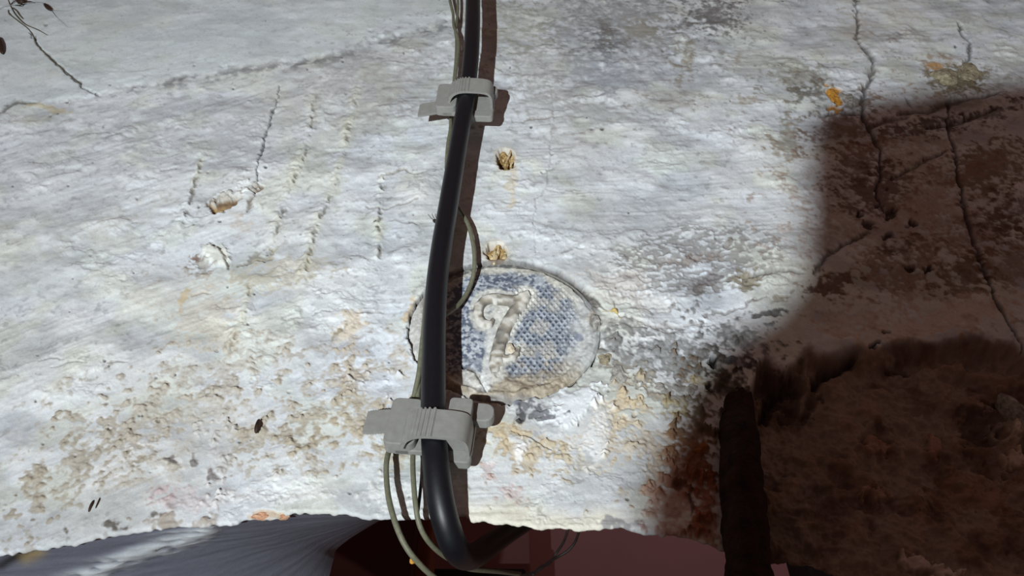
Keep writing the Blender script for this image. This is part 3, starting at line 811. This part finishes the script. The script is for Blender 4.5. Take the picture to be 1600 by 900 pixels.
# ------------------------------------------------------------------ black cable
RC = .0048
CABLE = [(739, -160, 31), (739, -60, 31), (739, 0, 31), (738, 50, 30), (735, 100, 27), (729, 150, 24), (719, 210, 20), (709, 270, 19), (699, 330, 17.5), (690, 385, 16.5), (683, 440, 16), (679, 500, 16),
         (677.5, 560, 16), (677, 620, 16), (678, 680, 16.5), (682, 735, 16), (689, 785, 13), (699, 825, 8), (712, 857, 0), (727, 870, -14), (746, 866, -32), (768, 850, -52), (795, 831, -72), (830, 808, -92), (880, 770, -110)]
cp = catmull([tuple(at(p[0], p[1], -p[2] / 1000)) for p in CABLE], 12)
v, f = tube(cp, RC, 28)
cable = link('power_cable', mesh_from('power_cable', v, f, M_CABLE))
tag(cable, 'thick black sheathed cable running down the wall and bending back under its edge', 'cable')


def cable_at(py):
    """centre and direction of the cable at an image height"""
    _, yy = proj(cp[:, 0], cp[:, 1], cp[:, 2])
    k = int(np.argmin(np.abs(yy[:200] - py)))
    t = cp[k - 2] - cp[k + 2]
    return cp[k], t / np.linalg.norm(t)


# ------------------------------------------------------------------ nylon ties
def rbox(x0, x1, a0, a1, n0, n1, bev, seg=3):
    bm = bmesh.new()
    bmesh.ops.create_cube(bm, size=1)
    for v in bm.verts:
        v.co = Vector((x0 + (v.co.x + .5) * (x1 - x0), n0 + (v.co.y + .5) * (n1 - n0), a0 + (v.co.z + .5) * (a1 - a0)))
    if bev: bmesh.ops.bevel(bm, geom=[e for e in bm.edges if abs(e.verts[0].co.y - e.verts[1].co.y) > 1e-6], offset=bev, segments=5, profile=.5, affect='EDGES')
    bmesh.ops.bevel(bm, geom=[e for e in bm.edges if abs(e.verts[0].co.y - e.verts[1].co.y) < 1e-6 and e.is_manifold and e.calc_face_angle(0) > .5], offset=.45, segments=2, profile=.5, affect='EDGES')
    return bm


def strap_mesh(path, width, thick, teeth=None, wtaper=None):
    """ribbon along path [(x, n)] in mm with width along the cable; teeth(i) adds a rib height"""
    P = np.array(path, float)
    T = np.gradient(P, axis=0); T /= np.linalg.norm(T, axis=1)[:, None]
    Nn = np.stack([-T[:, 1], T[:, 0]], 1)
    V_, F_ = [], []
    for i in range(len(P)):
        tk = teeth(i, P[i]) if teeth else 0.0
        w = width / 2 * (wtaper(i / (len(P) - 1)) if wtaper else 1)
        o = P[i] + Nn[i] * (thick / 2 + tk); q = P[i] - Nn[i] * thick / 2
        wt = w + tk * .9
        V_ += [(o[0], o[1], wt), (o[0], o[1], -w), (q[0], q[1], -w), (q[0], q[1], wt)]
    for i in range(len(P) - 1):
        for k in range(4):
            F_.append((i * 4 + k, i * 4 + (k + 1) % 4, (i + 1) * 4 + (k + 1) % 4, (i + 1) * 4 + k))
    F_.append((3, 2, 1, 0)); b = (len(P) - 1) * 4; F_.append((b, b + 1, b + 2, b + 3))
    return V_, F_


def make_tie(py, roll, label, h_off):
    c, t = cable_at(py)
    root = empty('cable_tie', tuple(c), label, 'cable tie', 'nylon ties on the black cable')
    a = t
    nrm = np.array([0, -1.0, 0]); nrm -= a * (nrm @ a); nrm /= np.linalg.norm(nrm)
    x = np.cross(a, nrm) * -1
    if x[0] < 0: x = -x
    cr, sr = math.cos(math.radians(roll)), math.sin(math.radians(roll))
    x2, a2 = x * cr - a * sr, x * sr + a * cr

    def put(name, verts, faces, smooth=False, lab=None):
        W = [tuple(c + (x2 * v[0] + nrm * v[1] + a2 * v[2]) / 1000) for v in verts]
        o = link(name, mesh_from(name, W, faces, M_NYLON, smooth), root)
        bm = bmesh.new(); bm.from_mesh(o.data); bmesh.ops.recalc_face_normals(bm, faces=bm.faces[:]); bm.to_mesh(o.data); bm.free()
        if lab: o['label'] = lab
        return o

    def putbm(name, bm, lab=None):
        vs_ = [tuple(v.co) for v in bm.verts]; bm.verts.index_update()
        fs = [tuple(v.index for v in f.verts) for f in bm.faces]
        bm.free()
        return put(name, vs_, fs, False, lab)

    putbm('base_plate', rbox(-15, 15.5, -11.0, 10.0, -8.2, -5.4, 2.0))
    putbm('head', rbox(-17.5, -5.6, -11.0, 10.8, -8.0, -1.6, 2.6), 'square locking head of the tie')
    putbm('foot', rbox(4.5, 15.5, -15.5, -10, -8.2, -4.0, 1.6))
    putbm('lug', rbox(9.0, 22.0 if roll else 17.0, 3.0, 11.6, -7.4, -2.6, 3.6), 'rounded lug beside the cable')
    if roll: putbm('saddle', rbox(5.4, 14.2, -10.4, 8.6, -8.2, 3.4, 1.6))
    # strap over the cable
    path = catmull([(-10, -2.2), (-9.2, .2), (-7.6, 3.0), (-4.6, 5.0), (-1, 5.8), (4, 5.9), (9, 5.6), (12.6, 4.6), (14.0, 2.2), (14.4, -2), (14.4, -6.5)], 10)
    rib = lambda i, p: (.5 if (i % 4) < 2 else 0.0) if (-9 < p[0] < 2.5 and p[1] > .5) else 0.0
    v_, f_ = strap_mesh(path, 12.6, 1.3, lambda i, p: -rib(i, p) if False else rib(i, p))
    v_ = [(q[0], q[1], q[2] - (6.6 if roll else 1.0)) for q in v_]
    put('strap', v_, f_, False, 'ribbed milky strap')
    tp = [(-15 - 1.0 * k * .5, -7.4 - .02 * k) for k in range(26)]
    v_, f_ = strap_mesh(tp, 10.5, 1.2, lambda i, p: .5 if i % 2 else 0.0, lambda s: 1.0 if s < .9 else .94)
    for k in range(len(v_)):
        v_[k] = (v_[k][0], v_[k][1], v_[k][2] + (4.0 if roll else -3.5) + (v_[k][0] + 15) * (.12 if roll else .28))
    put('tail', v_, f_, False, 'ribbed free end of the strap')
    # stud down into the wall
    bm = bmesh.new(); bmesh.ops.create_cone(bm, cap_ends=True, segments=20, radius1=3.2, radius2=2.6, depth=1.0)
    for v in bm.verts: v.co = Vector((v.co.x + 1.0, -8.0 - (v.co.z + .5) * (h_off - 7.0), v.co.y))
    putbm('stud', bm)
    return root


make_tie(146, 0, 'milky nylon cable tie near the top of the black cable', 22)
make_tie(655, 10, 'milky nylon cable tie low on the black cable, below the plaque', 16)


# ------------------------------------------------------------------ thin olive bell wires
def wire(name, segs, r, mat, label, cat='wire', group=None, n_=10, seg=10):
    ps = []
    for pts in segs:
        P = catmull([tuple(at(p[0], p[1], -p[2] / 1000)) for p in pts], n_)
        ps.append(tube(P, r, seg))
    v, f = merge(ps)
    o = link(name, mesh_from(name, v, f, mat))
    return tag(o, label, cat, group)


W1 = [(690, -60, 9), (698, -25, 9), (704, 5, 10), (708, 22, 9.5), (709, 40, 9), (714, 54, 9.5), (716.5, 70, 9), (715, 90, 8.5), (712, 115, 8), (708, 145, 7), (704, 172, 6), (704, 200, 5.5), (700, 225, 5), (698, 250, 5), (698, 275, 5), (703, 300, 5),
      (713, 320, 5.5), (722, 334, 6.5), (731, 350, 7), (737, 370, 7), (741, 395, 6.5), (741, 420, 5), (737, 440, 3), (730, 457, 2.5), (721, 471, 3), (710, 482, 5), (695, 492, 8), (672, 500, 8.5), (662, 520, 9), (658, 550, 9), (655, 580, 8.5), (650, 605, 7),
      (645, 625, 5.5), (632, 655, 4.5), (618, 685, 4.5), (609, 702, 6), (604, 722, 8), (604, 750, 9), (608, 782, 10), (618, 818, 10), (632, 850, 8), (650, 875, 4), (676, 900, -4), (720, 930, -20)]
wire('bell_wire', [W1], .00105, M_WIRE, 'thin olive wire looping right of the cable and hanging leftmost below the lower tie', group='thin olive wires')
W2 = [(712, -60, 8), (714, -20, 8.5), (715.5, 10, 8.5), (714, 30, 8), (711.5, 48, 7.5), (713, 62, 7), (712.5, 90, 7), (710, 120, 6.5), (707, 150, 6), (706, 178, 4.5), (706, 205, 4), (703, 235, 3.5), (703, 280, 3.5), (700, 340, 4), (690, 400, 4.5), (674, 440, 6), (666, 470, 7), (662, 510, 7), (659, 550, 7),
      (656, 585, 6.5), (653, 610, 6), (651, 640, 5), (648, 670, 5), (646, 695, 6.5), (645, 720, 9), (646, 750, 10.5), (649, 785, 10.5), (654, 815, 8), (664, 838, 4), (680, 857, -3), (700, 872, -12), (730, 888, -24), (780, 893, -50), (812, 897, -80)]
wire('bell_wire', [W2], .00100, M_WIRE, 'thin olive wire at the cable\'s left side, hanging nearest it below the lower tie', group='thin olive wires')
wire('wire_end', [[(660, 700, 5), (659, 740, 6), (657, 765, 7), (654, 790, 8.5), (652, 806, 9.4)]], .0006, M_DARKWIRE, 'short dark strand joining the olive wire beside the cable below the lower tie')
wire('twisted_wire', [[(916, 812, -100), (906, 828, -110), (899, 846, -118), (888, 860, -122), (872, 870, -124), (856, 879, -122), (846, 888, -120), (830, 896, -118), (800, 903, -110)],
                      [(890, 815, -108), (886, 832, -112), (880, 848, -118), (868, 866, -125), (858, 881, -124), (846, 885, -121), (832, 899, -118)]], .0007, M_DARKWIRE, 'thin dark twisted wires in the gap below the wall edge')
f_ = lump('wire_fleck', 644, 875, -.0032, 4, 7, .0007, M_ORANGE, 60)
tag(f_, 'tiny orange fleck stuck on the leftmost hanging wire', 'fleck')

# ------------------------------------------------------------------ rusty bar
BAR = [(1136, 556, -15), (1143, 585, -12), (1149, 620, -6), (1153, 662, -1), (1157, 700, 3), (1159, 750, 4), (1162, 800, 5), (1166, 850, 6), (1170, 900, 6), (1174, 960, 6), (1180, 1060, 6)]
bp = catmull([tuple(at(p[0], p[1], -p[2] / 1000)) for p in BAR], 14)
rb = np.interp(np.arange(len(bp)), [0, 14, 42, 70, len(bp)], [.0030, .0060, .0072, .0075, .0077])
rgn = np.random.default_rng(9)
ii, kk = np.meshgrid(np.arange(len(bp)), np.arange(26), indexing='ij')
aa = kk / 26 * 2 * np.pi
wb = .82 + .36 * fbm(ii / 9 + 0.0, np.cos(aa) * 1.6 + 5 + np.sin(aa) * .9, 91, 3)
v, f = tube(bp, rb, 26, lambda i, k: wb[i, k])
bar = link('iron_bar', mesh_from('iron_bar', v, f, M_RUST))
tag(bar, 'dark rusted iron bar standing upright beside the eroded hollow', 'iron bar')

# ------------------------------------------------------------------ wooden plugs in the drilled holes
def plug(px, py, label, seed, rx, ry):
    y = wall_y(px, py)
    c = at(px, py, 0)
    root = empty('wooden_plug', tuple(c), label, 'wooden plug', 'torn wooden plugs in the wall')
    lump('plug_core', px + 2, py + 3, .0052, rx * .72, ry * .72, .0032, M_WOOD, seed, root, 3, .4)
    r_ = np.random.default_rng(seed)
    for k in range(7):
        a = r_.uniform(-.5, .5); x = px + r_.uniform(-.45, .75) * rx; yy = py + r_.uniform(-.7, .6) * ry
        L = r_.uniform(.35, .75) * ry; w = r_.uniform(.10, .28) * rx
        p = [(x - L * math.sin(a) , yy - L * math.cos(a)), (x + L * math.sin(a), yy + L * math.cos(a))]
        d0 = r_.uniform(.0008, .0038); d1 = d0 + r_.uniform(-.001, .002)
        q0, q1 = at(p[0][0], p[0][1], d0), at(p[1][0], p[1][1], d1)
        ws = np.linalg.norm(at(px + w, py) - at(px, py))
        v, f = tube([q0, q0 * .5 + q1 * .5 + np.array([ws * .3, 0, 0]), q1], [ws * .25, ws, ws * .5], 5)
        link('splinter', mesh_from('splinter', v, f, M_WOODP if k % 3 else M_WOOD, False), root)


plug(790, 250, 'torn yellowish wooden plug in the upper hole right of the cable', 11, 15, 18)
plug(776, 396, 'torn yellowish wooden plug in the hole just above the plaque', 12, 18, 17)

# ------------------------------------------------------------------ small things on the wall
wire('rootlet', [[(8, -20, .6), (13, 0, .8), (20, 16, 1), (27, 26, 1.2), (40, 38, 1), (60, 47, 1), (82, 60, .4)], [(13, 16, .8), (15, 22, .8), (30, 34, .8), (43, 44, .8), (51, 54, .6), (57, 68, .5), (72, 85, .2), (86, 97, .2), (104, 113, -.2), (122, 128, -.2), (150, 147, -.5)],
                 [(20, 12, 1), (26, 17, 1.4), (31, 24, 1.2), (37, 30, .4)]], .0004, M_ROOT, 'dry branching rootlet in the crack at the upper left', 'rootlet', None, 8, 7)
wire('cobweb_thread', [[(-10, 20, 1.5), (6, 10, 2), (28, 7, 2.2), (60, 3, 1.5), (70, 8, 1.5), (79, 15, 1.5), (95, 16.5, 1), (110, 16, .8), (128, 6, .3)], [(79, 15, 1.5), (90, 28, 1.2), (110, 46, .8), (130, 65, 0)]], .00016, M_WEB, 'faint dusty cobweb thread at the upper left corner', 'cobweb', None, 6, 5)


def husk(name, pts, r, mat, label, cat, group=None, legs=()):
    P = catmull([tuple(at(p[0], p[1], -p[2] / 1000)) for p in pts], 6)
    s = np.linspace(0, 1, len(P))
    v, f = tube(P, r * (0.25 + .75 * np.sqrt(np.clip(4 * s * (1 - s), 0, 1))), 9)
    ps = [(v, f)]
    if legs:
        root = empty(name, tuple(P[0]), label, cat, group)
        link('body', mesh_from('body', v, f, mat), root)
        for l in legs:
            Q = catmull([tuple(at(p[0], p[1], -p[2] / 1000)) for p in l], 4)
            v, f = tube(Q, r * .13, 5); link('leg', mesh_from('leg', v, f, mat), root)
        return root
    o = link(name, mesh_from(name, v, f, mat))
    return tag(o, label, cat, group)


husk('seed_husk', [(69.5, 6, 2), (74, 11, 2.4), (80, 16, 2)], .0015, M_HUSK, 'narrow black husk caught on a cobweb thread at the upper left', 'husk')
husk('dead_spider', [(28, -1, 2), (33, 2, 2.6), (38, 5, 2)], .0028, M_HUSK, 'brown curled dead spider at the top left edge', 'spider', None,
     [[(30, 0, 2), (22, 2, 2.5), (16, 8, 1)], [(34, 4, 2), (32, 8, 3), (24, 8, 1)], [(36, 3, 2), (44, 2, 3), (54, 4, 1)], [(31, -1, 2), (26, -4, 3), (20, 0, 1)]])
husk('moth_pupa', [(-2, 58, 2), (1, 70, 2.6), (4, 84, 2)], .0019, M_HUSK, 'dark pupa at the left edge, below the rootlet', 'pupa')
husk('insect_casing', [(405, 655, 1.2), (402, 666, 1.6), (400, 677, 1.2)], .0010, M_HUSK, 'small dark brown insect casing on the ochre stain left of the lower tie', 'insect casing')
husk('bark_sliver', [(148, 781, .6), (143, 790, .9), (139, 801, .6)], .0007, M_HUSK, 'wider of two dark slivers stuck near the lower left edge', 'sliver')
husk('bark_sliver', [(158, 776, .6), (154, 786, .8), (149, 797, .6)], .00055, M_HUSK, 'thinner of two dark slivers stuck near the lower left edge', 'sliver')
husk('burr', [(677, 344, 14), (682, 346, 15), (687, 346, 16)], .0011, M_HUSK, 'tiny brown burr with hairs stuck to the left side of the cable', 'burr', None,
     [[(679, 344, 14.5), (674, 341, 14), (669, 335, 13)], [(680, 343, 15), (677, 339, 15), (675, 334, 15)], [(683, 344, 15), (681, 339, 16), (680, 334, 16)]])
husk('straw_bit', [(955, 487, .6), (960, 484, 1.8), (965, 491, .8)], .0009, M_STRAW, 'tiny yellow straw bit right of the plaque', 'straw', None,
     [[(960, 485, 1.6), (959, 478, 2.2), (957, 471, 2)], [(957, 487, 1), (948, 486, 1.2), (940, 487, .6)], [(964, 490, 1), (968, 496, 1), (972, 497, .4)]])
for k, (px, py) in enumerate([(669, 598), (673, 522)]):
    pass

# ------------------------------------------------------------------ lamp body added behind the camera; unseen blocker shaped to shade the right side
lamp = empty('added_lamp', tuple(LAMP + np.array([0, -.09, -.09])), 'added black lamp body with an unseen light blocker, behind the viewpoint', 'lamp')
aim = LAMP_AIM - LAMP; aim /= np.linalg.norm(aim)
lamp_light.location = LAMP
lamp_light.rotation_euler = Vector(aim).to_track_quat('-Z', 'Y').to_euler()
lamp_light.parent = lamp
lamp_light.matrix_parent_inverse = Matrix.Translation(lamp.location).inverted()
v, f = tube([LAMP - aim * .006, LAMP - aim * .03, LAMP - aim * .034, LAMP - aim * .12, LAMP - aim * .125], [.019, .019, .014, .013, .009], 28)
link('housing', mesh_from('housing', v, f, M_LAMPB, False), lamp)
SHADE = [(1900, 105), (1640, 128), (1500, 147), (1400, 158), (1300, 172), (1270, 186), (1260, 215), (1258, 300), (1254, 390), (1240, 450), (1195, 500), (1125, 542), (1078, 580), (1052, 640), (1028, 695), (1002, 750), (988, 810), (984, 900), (984, 1050), (1900, 1300)]
tq = .26
sp = np.array([LAMP + tq * (at(x, y, 0) - LAMP) for x, y in SHADE])
sd = aim * .0015
nS = len(sp)
FV = [tuple(p) for p in sp] + [tuple(p - np.array([0, .0015, 0])) for p in sp]
FF = [tuple(range(nS)), tuple(range(2 * nS - 1, nS - 1, -1))] + [(i, nS + i, nS + (i + 1) % nS, (i + 1) % nS) for i in range(nS)]
link('shade_blocker', mesh_from('shade_blocker', FV, FF, M_LAMPB, False), lamp)  # invented panel, cut to the outline of the shade it throws
far = sp[SHADE.index((1900, 1300))]
v, f = tube(catmull([tuple(far + np.array([-.003, -.001, .003])), tuple(far * .6 + (LAMP - aim * .05) * .4 + np.array([.03, 0, -.03])), tuple(LAMP - aim * .05)], 8), .003, 10)
link('blocker_arm', mesh_from('blocker_arm', v, f, M_LAMPB), lamp)

hb = LAMP - aim * .08
v, f = tube([tuple(hb), (hb[0], hb[1] - .02, hb[2] - .05), (hb[0], hb[1] - .02, -1.51)], .006, 12)
link('pole', mesh_from('pole', v, f, M_LAMPB), lamp)
v, f = tube([(hb[0], hb[1] - .02, -1.524), (hb[0], hb[1] - .02, -1.512), (hb[0], hb[1] - .02, -1.500)], [.13, .13, .02], 32)
link('base', mesh_from('base', v, f, M_LAMPB, False), lamp)
